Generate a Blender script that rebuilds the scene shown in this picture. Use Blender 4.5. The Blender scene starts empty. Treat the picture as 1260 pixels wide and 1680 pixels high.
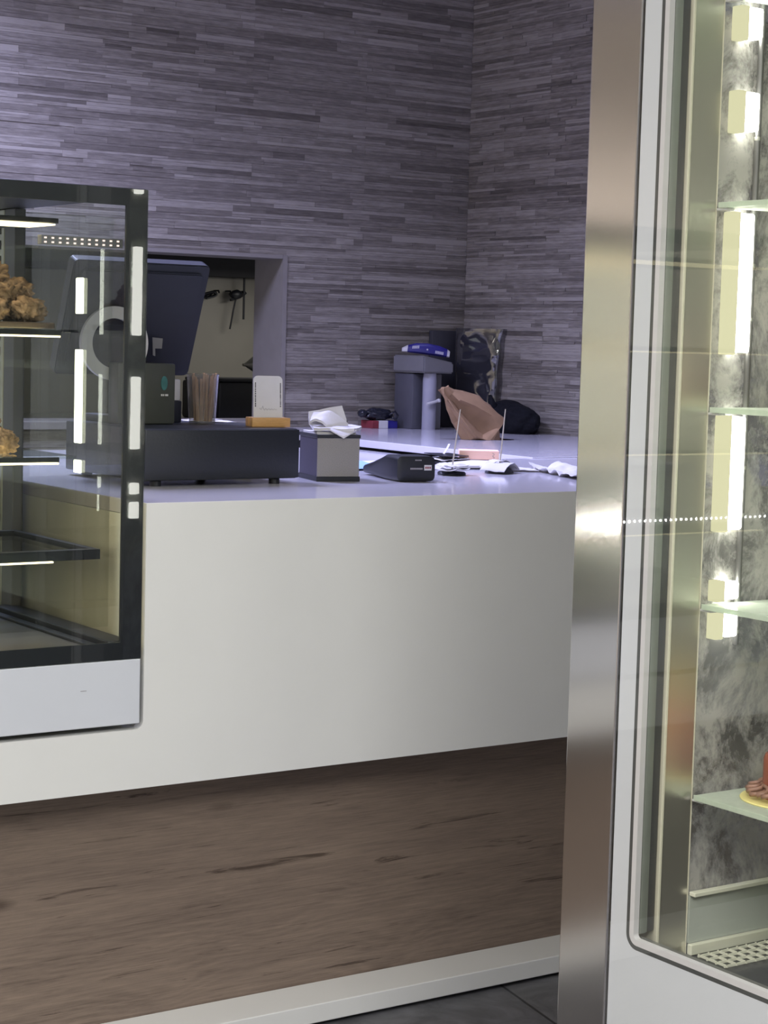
import bpy, bmesh, math, random
from mathutils import Vector, Matrix, noise
random.seed(7)
scene = bpy.context.scene
COL = scene.collection
PI = math.pi
HC = 1.163          # counter top height

# ------------------------------------------------------------------ materials
def lin(c):
    return tuple(((v/255)/12.92 if v/255 <= .04045 else ((v/255+.055)/1.055)**2.4) for v in c)

def mat(name, rgb, rough=.5, metal=0., var=.06, scale=30., bump=0., coat=0., spec=.5, stretch=(1,1,1), aniso=0., emit=None, estr=0., alpha=1., rgb2=None, trans=0., sss=0.):
    m = bpy.data.materials.new(name); m.use_nodes = True
    nt = m.node_tree; N = nt.nodes; L = nt.links
    b = N['Principled BSDF']
    tc = N.new('ShaderNodeTexCoord'); mp = N.new('ShaderNodeMapping'); mp.inputs['Scale'].default_value = stretch
    no = N.new('ShaderNodeTexNoise'); no.inputs['Scale'].default_value = scale; no.inputs['Detail'].default_value = 4
    L.new(tc.outputs['Object'], mp.inputs[0]); L.new(mp.outputs[0], no.inputs['Vector'])
    cr = N.new('ShaderNodeValToRGB')
    c = lin(rgb); c2 = lin(rgb2) if rgb2 else c
    cr.color_ramp.elements[0].position = .3; cr.color_ramp.elements[1].position = .7
    cr.color_ramp.elements[0].color = (*[max(0, v*(1-var)) for v in c], 1)
    cr.color_ramp.elements[1].color = (*[min(1, v*(1+var)) for v in c2], 1)
    L.new(no.outputs['Fac'], cr.inputs[0]); L.new(cr.outputs[0], b.inputs['Base Color'])
    b.inputs['Roughness'].default_value = rough; b.inputs['Metallic'].default_value = metal
    b.inputs['Coat Weight'].default_value = coat; b.inputs['Specular IOR Level'].default_value = spec
    b.inputs['Alpha'].default_value = alpha; b.inputs['Transmission Weight'].default_value = trans
    if aniso:
        b.inputs['Anisotropic'].default_value = aniso
        tg = N.new('ShaderNodeTangent'); tg.direction_type = 'RADIAL'; tg.axis = 'Z'
        L.new(tg.outputs[0], b.inputs['Tangent'])
    if bump:
        bp = N.new('ShaderNodeBump'); bp.inputs['Strength'].default_value = bump; bp.inputs['Distance'].default_value = .01
        L.new(no.outputs['Fac'], bp.inputs['Height']); L.new(bp.outputs[0], b.inputs['Normal'])
    if emit:
        b.inputs['Emission Color'].default_value = (*lin(emit), 1); b.inputs['Emission Strength'].default_value = estr
    return m

def glass_mat(name, tint=(245,250,248), refl=1.0, rough=0.0, dirt=None):
    """thin architectural pane: clear transmission + fresnel reflection, optional procedural dirt"""
    m = bpy.data.materials.new(name); m.use_nodes = True
    nt = m.node_tree; N = nt.nodes; L = nt.links
    N.remove(N['Principled BSDF']); out = N['Material Output']
    tr = N.new('ShaderNodeBsdfTransparent'); tr.inputs[0].default_value = (*lin(tint), 1)
    gl = N.new('ShaderNodeBsdfGlossy'); gl.inputs['Roughness'].default_value = rough
    fr = N.new('ShaderNodeFresnel'); fr.inputs[0].default_value = 1.5
    mu = N.new('ShaderNodeMath'); mu.operation = 'MULTIPLY'; mu.inputs[1].default_value = refl
    geo = N.new('ShaderNodeNewGeometry'); inv = N.new('ShaderNodeMath'); inv.operation = 'SUBTRACT'; inv.inputs[0].default_value = 1
    mu2 = N.new('ShaderNodeMath'); mu2.operation = 'MULTIPLY'
    L.new(geo.outputs['Backfacing'], inv.inputs[1]); L.new(fr.outputs[0], mu.inputs[0])
    L.new(mu.outputs[0], mu2.inputs[0]); L.new(inv.outputs[0], mu2.inputs[1])
    mx = N.new('ShaderNodeMixShader'); L.new(mu2.outputs[0], mx.inputs[0]); L.new(tr.outputs[0], mx.inputs[1]); L.new(gl.outputs[0], mx.inputs[2])
    last = mx
    if dirt:
        col, lo, hi, sc, amount, stretch = dirt
        tc = N.new('ShaderNodeTexCoord'); mp = N.new('ShaderNodeMapping'); mp.inputs['Scale'].default_value = stretch
        no = N.new('ShaderNodeTexNoise'); no.inputs['Scale'].default_value = sc; no.inputs['Detail'].default_value = 7; no.inputs['Roughness'].default_value = .74
        no.inputs['Distortion'].default_value = .35
        cr = N.new('ShaderNodeValToRGB'); cr.color_ramp.elements[0].position = lo; cr.color_ramp.elements[1].position = hi
        cr.color_ramp.elements[0].color = (amount[0],)*3 + (1,); cr.color_ramp.elements[1].color = (amount[1],)*3 + (1,)
        L.new(tc.outputs['Object'], mp.inputs[0]); L.new(mp.outputs[0], no.inputs[0]); L.new(no.outputs[0], cr.inputs[0])
        df = N.new('ShaderNodeBsdfDiffuse'); df.inputs[0].default_value = (*lin(col), 1)
        tl = N.new('ShaderNodeBsdfTranslucent'); tl.inputs[0].default_value = (*lin(col), 1)
        m0 = N.new('ShaderNodeMixShader'); m0.inputs[0].default_value = .3; L.new(df.outputs[0], m0.inputs[1]); L.new(tl.outputs[0], m0.inputs[2])
        m1 = N.new('ShaderNodeMixShader'); L.new(cr.outputs[0], m1.inputs[0]); L.new(mx.outputs[0], m1.inputs[1]); L.new(m0.outputs[0], m1.inputs[2])
        last = m1
    L.new(last.outputs[0], out.inputs[0])
    return m

def emit_mat(name, rgb, strength):
    m = bpy.data.materials.new(name); m.use_nodes = True
    nt = m.node_tree; N = nt.nodes; L = nt.links
    N.remove(N['Principled BSDF']); e = N.new('ShaderNodeEmission')
    e.inputs[0].default_value = (*lin(rgb), 1); e.inputs[1].default_value = strength
    L.new(e.outputs[0], N['Material Output'].inputs[0]); return m

def stone_mat():
    m = bpy.data.materials.new('split_stone'); m.use_nodes = True
    nt = m.node_tree; N = nt.nodes; L = nt.links; b = N['Principled BSDF']
    at = N.new('ShaderNodeAttribute'); at.attribute_name = 'tone'
    tc = N.new('ShaderNodeTexCoord'); mp = N.new('ShaderNodeMapping'); mp.inputs['Scale'].default_value = (14, 14, 110)
    no = N.new('ShaderNodeTexNoise'); no.inputs['Scale'].default_value = 1.; no.inputs['Detail'].default_value = 5; no.inputs['Roughness'].default_value = .65
    L.new(tc.outputs['Object'], mp.inputs[0]); L.new(mp.outputs[0], no.inputs[0])
    ad = N.new('ShaderNodeMath'); ad.operation = 'MULTIPLY_ADD'; ad.inputs[1].default_value = .9; L.new(no.outputs[0], ad.inputs[0]); L.new(at.outputs['Fac'], ad.inputs[2])
    cr = N.new('ShaderNodeValToRGB'); e = cr.color_ramp.elements
    e[0].position = .25; e[0].color = (*lin((86,81,75)), 1); e[1].position = 1.; e[1].color = (*lin((160,154,146)), 1)
    k = cr.color_ramp.elements.new(.6); k.color = (*lin((118,112,105)), 1)
    L.new(ad.outputs[0], cr.inputs[0]); L.new(cr.outputs[0], b.inputs['Base Color'])
    b.inputs['Roughness'].default_value = .62; b.inputs['Specular IOR Level'].default_value = .35
    bp = N.new('ShaderNodeBump'); bp.inputs['Strength'].default_value = .25; bp.inputs['Distance'].default_value = .004
    L.new(no.outputs[0], bp.inputs['Height']); L.new(bp.outputs[0], b.inputs['Normal'])
    return m

def wood_mat():
    m = bpy.data.materials.new('brown_oak_laminate'); m.use_nodes = True
    nt = m.node_tree; N = nt.nodes; L = nt.links; b = N['Principled BSDF']
    tc = N.new('ShaderNodeTexCoord')
    def nz(scale, st, detail=5, rough=.6, dist=0.):
        mp = N.new('ShaderNodeMapping'); mp.inputs['Scale'].default_value = st
        n = N.new('ShaderNodeTexNoise'); n.inputs['Scale'].default_value = scale; n.inputs['Detail'].default_value = detail
        n.inputs['Roughness'].default_value = rough; n.inputs['Distortion'].default_value = dist
        L.new(tc.outputs['Object'], mp.inputs[0]); L.new(mp.outputs[0], n.inputs[0]); return n
    def mth(op, a, bb, c=None):
        x = N.new('ShaderNodeMath'); x.operation = op
        for i, v in enumerate((a, bb, c)):
            if v is None: continue
            if isinstance(v, (int, float)): x.inputs[i].default_value = v
            else: L.new(v, x.inputs[i])
        return x.outputs[0]
    sep = N.new('ShaderNodeSeparateXYZ'); L.new(tc.outputs['Object'], sep.inputs[0])
    warp = nz(3.2, (1, 1, 3.2), 3, .5, .6).outputs[0]
    mpv = N.new('ShaderNodeMapping'); mpv.inputs['Scale'].default_value = (2.3, .01, 7.5); L.new(tc.outputs['Object'], mpv.inputs[0])
    vo = N.new('ShaderNodeTexVoronoi'); vo.inputs['Scale'].default_value = 1.; L.new(mpv.outputs[0], vo.inputs['Vector'])
    dist = vo.outputs['Distance']
    kn = mth('POWER', 2.718, mth('MULTIPLY', mth('MULTIPLY', dist, dist), -14.))
    wv = mth('SINE', mth('MULTIPLY_ADD', sep.outputs[2], 210., mth('MULTIPLY_ADD', warp, 11., mth('MULTIPLY', kn, 9.))), 0.)
    wv = mth('POWER', mth('ABSOLUTE', wv, 0.), 3.)
    fine = nz(1., (9, 9, 380), 9, .78).outputs[0]
    broad = nz(1.6, (1.6, 1, 9.), 6, .68, .6).outputs[0]
    crack = nz(1., (3.2, 3.2, 60), 6, .66, .6).outputs[0]
    knot = nz(1., (5.5, 5.5, 15), 2, .5, .3).outputs[0]
    pk = mth('GREATER_THAN', sep.outputs[2], .276); pk2 = mth('GREATER_THAN', sep.outputs[2], .475)
    plank = mth('MULTIPLY_ADD', pk, .055, mth('MULTIPLY', pk2, -.03))
    v = mth('ADD', plank, mth('MULTIPLY_ADD', mth('MULTIPLY', wv, mth('MULTIPLY_ADD', pk, -.035, .045)), 1., mth('MULTIPLY_ADD', fine, .60, mth('MULTIPLY', broad, .40))))
    cr = N.new('ShaderNodeValToRGB'); e = cr.color_ramp.elements
    e[0].position = .30; e[0].color = (*lin((80,69,60)), 1); e[1].position = .68; e[1].color = (*lin((144,127,112)), 1)
    k = e.new(.49); k.color = (*lin((121,106,95)), 1)
    L.new(v, cr.inputs[0])
    def dark(prev, src, lo, hi, col, amt):
        r = N.new('ShaderNodeValToRGB'); r.color_ramp.elements[0].position = lo; r.color_ramp.elements[1].position = hi
        r.color_ramp.elements[0].color = (amt,)*3 + (1,); r.color_ramp.elements[1].color = (0, 0, 0, 1)
        L.new(src, r.inputs[0])
        mx = N.new('ShaderNodeMix'); mx.data_type = 'RGBA'; L.new(r.outputs[0], mx.inputs['Factor'])
        L.new(prev, mx.inputs[6]); mx.inputs[7].default_value = (*lin(col), 1); return mx.outputs[2]
    c1 = dark(cr.outputs[0], crack, .32, .385, (66,54,46), .8)
    c2 = dark(c1, dist, .05, .13, (68,56,48), .7)
    L.new(c2, b.inputs['Base Color']); b.inputs['Roughness'].default_value = .5; b.inputs['Specular IOR Level'].default_value = .3
    bp = N.new('ShaderNodeBump'); bp.inputs['Strength'].default_value = .12; bp.inputs['Distance'].default_value = .003
    L.new(fine, bp.inputs['Height']); L.new(bp.outputs[0], b.inputs['Normal'])
    return m

def slate_mat():
    m = bpy.data.materials.new('slate_floor'); m.use_nodes = True
    nt = m.node_tree; N = nt.nodes; L = nt.links; b = N['Principled BSDF']
    tc = N.new('ShaderNodeTexCoord')
    mp = N.new('ShaderNodeMapping'); mp.inputs['Rotation'].default_value = (0, 0, .2); L.new(tc.outputs['Object'], mp.inputs[0])
    br = N.new('ShaderNodeTexBrick'); br.inputs['Scale'].default_value = 1.; br.inputs['Brick Width'].default_value = .6; br.inputs['Row Height'].default_value = .6
    br.offset = .5; br.inputs['Mortar Size'].default_value = .004; br.inputs['Color1'].default_value = (*lin((98,98,100)), 1); br.inputs['Color2'].default_value = (*lin((84,84,88)), 1)
    br.inputs['Mortar'].default_value = (*lin((45,45,48)), 1); L.new(mp.outputs[0], br.inputs[0])
    no = N.new('ShaderNodeTexNoise'); no.inputs['Scale'].default_value = 5; no.inputs['Detail'].default_value = 8; no.inputs['Roughness'].default_value = .65; no.inputs['Distortion'].default_value = 1.2
    L.new(tc.outputs['Object'], no.inputs[0])
    cr = N.new('ShaderNodeValToRGB'); e = cr.color_ramp.elements; e[0].position = .35; e[0].color = (.55,.55,.55,1); e[1].position = .75; e[1].color = (1.7,1.7,1.7,1)
    L.new(no.outputs[0], cr.inputs[0])
    mx = N.new('ShaderNodeMix'); mx.data_type = 'RGBA'; mx.blend_type = 'MULTIPLY'; mx.inputs['Factor'].default_value = 1
    L.new(br.outputs[0], mx.inputs[6]); L.new(cr.outputs[0], mx.inputs[7]); L.new(mx.outputs[2], b.inputs['Base Color'])
    b.inputs['Roughness'].default_value = .45
    bp = N.new('ShaderNodeBump'); bp.inputs['Strength'].default_value = .2; bp.inputs['Distance'].default_value = .01; L.new(no.outputs[0], bp.inputs['Height']); L.new(bp.outputs[0], b.inputs['Normal'])
    return m

M = {}
M['stone'] = stone_mat(); M['wood'] = wood_mat(); M['slate'] = slate_mat()
M['white'] = mat('white_solid_surface', (226,226,222), .28, var=.012, scale=6, spec=.5)
M['white_top'] = mat('white_counter_top', (206,204,212), .12, var=.015, scale=8, spec=.7)  # same white as the front, toned down for its darker grazing reflection
M['white_sat'] = mat('white_enamel', (210,213,219), .3, var=.01, scale=5)
M['lining'] = mat('grey_lining', (134,129,124), .55, var=.05, scale=18)
M['black'] = mat('black_plastic', (27,29,36), .42, var=.1, scale=60)
M['black_soft'] = mat('black_fabric', (20,21,26), .9, var=.2, scale=90, bump=.3, spec=.2)
M['black_print'] = mat('black_glass_print', (30,32,38), .35, var=.05, scale=20)
M['drawer'] = mat('drawer_steel', (34,37,44), .38, var=.06, scale=140, bump=.05)
M['steel'] = mat('brushed_steel', (203,200,199), .17, metal=1., var=.02, scale=60, stretch=(.3,.3,40), aniso=.55)
M['chrome'] = mat('chrome', (205,205,205), .12, metal=1., var=.02)
M['spike'] = mat('pale_spike', (214,206,192), .35, metal=.4, var=.03)
M['column'] = mat('pale_column', (158,158,172), .25, var=.05, scale=12)
M['alu'] = mat('grey_aluminium', (170,170,160), .35, metal=.85, var=.04, scale=40)
M['mirror'] = mat('polished_steel', (218,215,204), .30, metal=.9, var=.05, scale=8, stretch=(1,1,.3))
M['gasket'] = mat('grey_gasket', (128,134,126), .4, var=.04, scale=30)
M['rubber'] = mat('dark_rubber', (74,76,76), .5, var=.05, scale=30)
M['paleline'] = mat('pale_edge', (222,218,196), .35, var=.02)
M['greyback'] = mat('grey_panel', (150,150,146), .3, metal=.5, var=.1, scale=6)
M['glass'] = glass_mat('clear_glass')
M['glass_door'] = glass_mat('cooler_door_glass', (254,254,253), 1.15)
M['glass_case'] = glass_mat('case_glass', (250,252,250), 1.25)
M['glass_dark'] = glass_mat('tinted_glass', (246,247,244), 1.)
M['frost'] = glass_mat('cooler_side_glass', (205,208,204), 1.2, dirt=((198,196,188), .42, .57, 9.5, (.14, .92), (1.1, 1, .85)))
M['shelfglass'] = glass_mat('shelf_glass', (240,248,238), 1., dirt=((232,240,226), .3, .7, 12, (.52, .72), (1, 1, 1)))
M['shelfclear'] = glass_mat('case_shelf_glass', (240,244,238), 1.)
M['cupplastic'] = glass_mat('clear_plastic', (232,232,228), 1.3, dirt=((200,195,190), .4, .75, 40, (.05, .28), (1, 1, .4)))
M['wrap'] = glass_mat('clear_wrap', (200,200,204), 4.5, rough=.06, dirt=((120,120,126), .5, .85, 14, (.08, .35), (1, 1, .5)))
M['led_warm'] = emit_mat('warm_led', (255,232,190), 4.5)
M['led_white'] = emit_mat('white_led', (255,255,246), 16.)
M['led_side'] = emit_mat('lamp_diffuser', (236,234,190), .9)
M['tube_glow'] = emit_mat('reflection_glow', (255,252,225), 5.)
M['led_dot'] = emit_mat('led_dot', (255,252,240), 130.)
M['glint_pink'] = emit_mat('reflected_dots', (255,226,214), 1.6)
M['deck'] = mat('dark_deck', (88,88,92), .3, metal=.3, var=.05, scale=10)
M['board'] = mat('dark_card', (62,62,68), .6, var=.12, scale=14)
M['mach'] = mat('grey_machine', (122,121,124), .4, var=.05, scale=20)
M['mach_d'] = mat('dark_grey_machine', (84,84,92), .45, var=.06, scale=20)
M['paper'] = mat('white_paper', (208,206,208), .8, var=.02, scale=40)
M['tissue'] = mat('tissue_paper', (206,204,206), .9, var=.03, scale=60, bump=.1)
M['lilac'] = mat('pale_paper', (196,194,212), .7, var=.02)
M['bluepaper'] = mat('blue_paper', (136,170,214), .7, var=.05)
M['peach'] = mat('peach_paper', (252,206,186), .75, var=.02, scale=60)
M['ink'] = mat('dark_ink', (52,50,56), .7, var=.1)
M['ink_l'] = mat('grey_ink', (150,146,152), .7, var=.1)
M['kraft'] = mat('kraft_paper', (146,117,88), .8, var=.1, scale=25, bump=.2)
M['oak'] = mat('light_wood', (196,150,92), .5, var=.1, scale=30, stretch=(3,30,30))
M['straw'] = mat('brown_straw', (206,172,150), .5, var=.1, scale=40)
M['blue_pack'] = mat('blue_packaging', (38,34,120), .3, var=.12, scale=30)
M['red_pack'] = mat('red_packaging', (130,50,60), .45, var=.1, scale=30)
M['mesh'] = mat('brushed_mesh', (150,146,140), .4, metal=.6, var=.12, scale=500)
M['mesh_d'] = mat('dark_mesh', (64,60,74), .5, var=.14, scale=400)
M['pos'] = mat('pos_black', (34,37,48), .5, var=.07, scale=25)
M['pos_box'] = mat('grey_green_case', (68,71,66), .5, var=.05, scale=30)
M['teal'] = mat('teal_badge', (62,112,112), .4, var=.2, scale=60)
M['kitchen'] = mat('kitchen_panel', (132,128,119), .45, metal=.2, var=.06, scale=5)
M['dark'] = mat('dark_paint', (40,38,42), .6, var=.08)
M['beige'] = mat('beige_wall', (200,193,184), .8, var=.04, scale=3)
M['ceil'] = mat('ceiling_paint', (222,220,214), .9, var=.02, scale=3)
M['pastry'] = mat('pastry_crust', (98,76,58), .8, var=.35, scale=60, bump=.4, rgb2=(140,114,92))
M['tray'] = mat('brown_tray', (70,58,52), .5, var=.1)
M['choc'] = mat('milk_chocolate_glaze', (150,84,62), .22, var=.06, scale=20)
M['dchoc'] = mat('dark_chocolate', (78,56,46), .4, var=.25, scale=60, bump=.4)
M['curl'] = mat('chocolate_curl', (150,114,98), .4, var=.2, scale=50)
M['ribbon'] = mat('white_chocolate', (246,232,204), .25, var=.03)
M['gold'] = mat('gold_card', (238,226,150), .4, var=.04)
M['redglaze'] = mat('red_glaze', (190,60,46), .2, var=.1)
M['orange'] = mat('orange_cream', (226,128,64), .4, var=.1)
M['yellow'] = mat('yellow_cream', (236,206,110), .5, var=.08)
M['lowpanel'] = mat('pale_grey_panel', (176,182,172), .35, var=.06, scale=8)
M['upright'] = mat('satin_upright', (120,120,118), .3, metal=.7, var=.05, scale=20)
M['grid'] = mat('white_wire', (224,224,204), .4, var=.03)

# ------------------------------------------------------------------ mesh builder
class MB:
    def __init__(s, xf=None): s.bm = bmesh.new(); s.xf = xf
    def _add(s, fn):
        n = bmesh.new(); fn(n)
        me = bpy.data.meshes.new('tmp'); n.to_mesh(me); n.free(); s.bm.from_mesh(me); bpy.data.meshes.remove(me); return s
    def box(s, a, b, bev=0., seg=2, rot=None, piv=None):
        def f(n):
            bmesh.ops.create_cube(n, size=1)
            c = [(a[i]+b[i])/2 for i in range(3)]; d = [max(1e-5, abs(b[i]-a[i])) for i in range(3)]
            for v in n.verts: v.co = Vector((v.co.x*d[0], v.co.y*d[1], v.co.z*d[2]))
            if bev: bmesh.ops.bevel(n, geom=list(n.edges), offset=min(bev, .45*min(d)), segments=seg, affect='EDGES', profile=.5)
            off = Vector(c)
            for v in n.verts: v.co += off
            if rot:
                p = Vector(piv) if piv else off
                for v in n.verts: v.co = p + rot @ (v.co-p)
        return s._add(f)
    def prism(s, pts, axis, a, b, bev=0.):
        """polygon pts in the two other axes, extruded along axis from a to b"""
        def mk(p, t):
            if axis == 0: return (t, p[0], p[1])
            if axis == 1: return (p[0], t, p[1])
            return (p[0], p[1], t)
        def f(n):
            lo = [n.verts.new(mk(p, a)) for p in pts]; hi = [n.verts.new(mk(p, b)) for p in pts]
            n.faces.new(lo); n.faces.new(hi[::-1])
            k = len(pts)
            for i in range(k): n.faces.new((lo[i], hi[i], hi[(i+1) % k], lo[(i+1) % k]))
            bmesh.ops.recalc_face_normals(n, faces=n.faces)
            if bev: bmesh.ops.bevel(n, geom=list(n.edges), offset=bev, segments=2, affect='EDGES')
        return s._add(f)
    def lathe(s, prof, at=(0,0,0), seg=32, rot=None):
        def f(n):
            rings = []
            for r, z in prof:
                rings.append([n.verts.new((max(r, 1e-5)*math.cos(2*PI*i/seg), max(r, 1e-5)*math.sin(2*PI*i/seg), z)) for i in range(seg)])
            for a, b in zip(rings, rings[1:]):
                for i in range(seg): n.faces.new((a[i], a[(i+1) % seg], b[(i+1) % seg], b[i]))
            n.faces.new(rings[0][::-1]); n.faces.new(rings[-1])
            bmesh.ops.remove_doubles(n, verts=n.verts, dist=1e-6)
            bmesh.ops.recalc_face_normals(n, faces=n.faces)
            for v in n.verts: v.co = (rot @ v.co if rot else v.co) + Vector(at)
        return s._add(f)
    def tube(s, pts, r, seg=10, r2=None):
        P = [Vector(p) for p in pts]
        def f(n):
            rings = []
            for i, p in enumerate(P):
                t = ((P[min(i+1, len(P)-1)]-P[max(i-1, 0)])).normalized()
                u = t.orthogonal().normalized() if i == 0 else (f.u - f.u.dot(t)*t).normalized()
                f.u = u; w = t.cross(u)
                k = i/(len(P)-1); rr = r if r2 is None else r+(r2-r)*k
                rings.append([n.verts.new(p+rr*(math.cos(2*PI*j/seg)*u+math.sin(2*PI*j/seg)*w)) for j in range(seg)])
            for a, b in zip(rings, rings[1:]):
                for j in range(seg): n.faces.new((a[j], a[(j+1) % seg], b[(j+1) % seg], b[j]))
            n.faces.new(rings[0][::-1]); n.faces.new(rings[-1])
        return s._add(f)
    def loft(s, rings, cap=True):
        def f(n):
            R = [[n.verts.new(p) for p in r] for r in rings]; k = len(R[0])
            for a, b in zip(R, R[1:]):
                for j in range(k): n.faces.new((a[j], a[(j+1) % k], b[(j+1) % k], b[j]))
            if cap: n.faces.new(R[0][::-1]); n.faces.new(R[-1])
            bmesh.ops.recalc_face_normals(n, faces=n.faces)
        return s._add(f)
    def blob(s, c, r, sub=4, amp=.15, freq=3., seed=0, zmin=None, ridge=False):
        def f(n):
            bmesh.ops.create_icosphere(n, subdivisions=sub, radius=1)
            o = Vector((seed*3.7, seed*1.3, seed*2.1))
            for v in n.verts:
                d = noise.fractal(v.co*freq+o, 1., 2., 3)
                if ridge: d = abs(d)*1.6-.3
                k = 1+amp*d
                v.co = Vector((c[0]+v.co.x*r[0]*k, c[1]+v.co.y*r[1]*k, c[2]+v.co.z*r[2]*k))
                if zmin is not None and v.co.z < zmin: v.co.z = zmin
        return s._add(f)
    def sheet(s, corners, nx=10, ny=10, amp=0., freq=6., seed=0, thick=.0012, fold=None):
        """a sheet of paper with a little thickness, corners given in order"""
        A, B, C, D = [Vector(c) for c in corners]
        def f(n):
            def pt(i, j):
                u, v = i/nx, j/ny
                p = A*(1-u)*(1-v)+B*u*(1-v)+C*u*v+D*(1-u)*v
                nz_ = noise.fractal(p*freq+Vector((seed*5.1, 0, seed)), 1., 2., 3)
                q = p+Vector((0, 0, amp*abs(nz_)))
                if fold: q = fold(q, u, v)
                return q
            T = [[n.verts.new(pt(i, j)+Vector((0, 0, thick))) for j in range(ny+1)] for i in range(nx+1)]
            U = [[n.verts.new(pt(i, j)) for j in range(ny+1)] for i in range(nx+1)]
            for i in range(nx):
                for j in range(ny):
                    n.faces.new((T[i][j], T[i+1][j], T[i+1][j+1], T[i][j+1])); n.faces.new((U[i][j], U[i][j+1], U[i+1][j+1], U[i+1][j]))
            for i in range(nx):
                n.faces.new((T[i][0], U[i][0], U[i+1][0], T[i+1][0])); n.faces.new((T[i][ny], T[i+1][ny], U[i+1][ny], U[i][ny]))
            for j in range(ny):
                n.faces.new((T[0][j], T[0][j+1], U[0][j+1], U[0][j])); n.faces.new((T[nx][j], U[nx][j], U[nx][j+1], T[nx][j+1]))
            bmesh.ops.recalc_face_normals(n, faces=n.faces)
        return s._add(f)
    def build(s, name, m, parent=None, smooth=None, origin=None):
        me = bpy.data.meshes.new(name)
        s.bm.to_mesh(me); s.bm.free()
        o = bpy.data.objects.new(name, me); COL.objects.link(o)
        me.materials.append(m)
        if smooth is not None:
            me.shade_smooth() if smooth >= 3 else me.set_sharp_from_angle(angle=smooth)
            if smooth < 3:
                for p in me.polygons: p.use_smooth = True
                me.set_sharp_from_angle(angle=smooth)
        if parent:
            o.parent = parent
            if origin is True:      # mesh was made in world coordinates
                me.transform(parent_matrix(parent).inverted())
        elif origin:
            me.transform(Matrix.Translation(-Vector(origin))); o.location = origin
        return o

def parent_matrix(p):
    m = Matrix.LocRotScale(p.location, p.rotation_euler, p.scale)
    if p.parent: m = parent_matrix(p.parent) @ m
    return m

def tag(o, label=None, cat=None, group=None, kind=None):
    if label: o['label'] = label
    if cat: o['category'] = cat
    if group: o['group'] = group
    if kind: o['kind'] = kind
    return o

def thing(name, loc, label, cat, rz=0., group=None):
    o = bpy.data.objects.new(name, None); COL.objects.link(o)
    o.location = loc; o.rotation_euler = (0, 0, rz); o.empty_display_size = .05
    return tag(o, label, cat, group)

def lab(o, s): o['label'] = s; return o
W = dict(origin=True)
S = math.radians(35)
RX = lambda a: Matrix.Rotation(a, 3, 'X')
RY = lambda a: Matrix.Rotation(a, 3, 'Y')
RZ = lambda a: Matrix.Rotation(a, 3, 'Z')

def copy_thing(root, loc, rz, label, rot=None, scale=None):
    r = root.copy(); COL.objects.link(r); r.location = loc; r.rotation_euler = rot or (0, 0, rz)
    if scale: r.scale = (scale,)*3
    r['label'] = label
    for ch in list(root.children):
        c = ch.copy(); COL.objects.link(c); c.parent = r
        for g in list(ch.children):
            d = g.copy(); COL.objects.link(d); d.parent = c
    return r

# ------------------------------------------------------------------ the setting
def strip_wall(name, horiz, const, h0, h1, z0, z1, hole=None, tile=.5, anchor=4.655, sgn=1):
    """wall of thin split-stone strips. horiz: 0 strips run along x on plane y=const facing -y ; 1 along y on plane x=const facing -x"""
    verts, faces, tones = [], [], []
    rnd = random.Random(11 if horiz == 0 else 23)
    def P(h, dep, z): return (h, const-dep, z) if horiz == 0 else (const-dep, h, z)
    def add(ha, hb, za, zb, dep, tone):
        i = len(verts)
        for (h, d, z) in ((ha,dep,za),(hb,dep,za),(hb,dep,zb),(ha,dep,zb),(ha,-.004,za),(hb,-.004,za),(hb,-.004,zb),(ha,-.004,zb)): verts.append(P(h, d, z))
        q = [(0,1,2,3),(3,2,6,7),(0,4,5,1),(1,5,6,2),(0,3,7,4)]
        for a in q:
            faces.append(tuple(i+k for k in (a if horiz == 0 else a[::-1]))); tones.append(tone)
    # column edges
    edges = [h1]; h = h1
    while h > h0: h -= tile; edges.append(max(h, h0))
    z = z0
    while z < z1:
        hh = rnd.choice((.009, .011, .013, .015, .018, .023))
        x = h0
        for_joint = sorted(e for e in edges if rnd.random() < .45 and e > h0)
        base = rnd.gauss(.29, .03)
        while x < h1-1e-4:
            e = min(h1, x+rnd.uniform(.07, .48))
            nj = [j for j in for_joint if x+.01 < j < e+.03]
            if nj: e = nj[0]
            if h1-e < .03: e = h1
            segs = [(x, e)]
            if hole and hole[2] < z+hh/2 < hole[3]:
                segs = [(max(x, hole[1]), e)] if e > hole[1] else []
                if x < hole[0]: segs.append((x, min(e, hole[0])))
            t = base+rnd.gauss(0, .115)
            if rnd.random() < .10: t += .17
            if rnd.random() < .12: t -= .15
            dep = max(0, rnd.gauss(.0022, .0012))
            zz, top = z, z+hh-.0006
            if hh > .014 and rnd.random() < .45:      # a pair of thinner slips in one course
                mid = z+hh*rnd.uniform(.4, .6)
                for s_ in segs:
                    if s_[1]-s_[0] > .001: add(s_[0], s_[1], mid, top, max(0, dep+rnd.gauss(0, .001)), t+rnd.gauss(0, .12))
                top = mid-.0005
            for s_ in segs:
                if s_[1]-s_[0] > .001: add(s_[0], s_[1], zz, top, dep, t)
            x = e
        z += hh
    me = bpy.data.meshes.new(name); me.from_pydata(verts, [], faces)
    at = me.attributes.new('tone', 'FLOAT', 'FACE'); at.data.foreach_set('value', tones)
    me.materials.append(M['stone']); me.update()
    return me, len(faces)

def slab(mb_list, name, m):
    b = MB()
    for a, c in mb_list: b.box(a, c)
    o = b.build(name, m); tag(o, kind='structure'); return o

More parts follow.
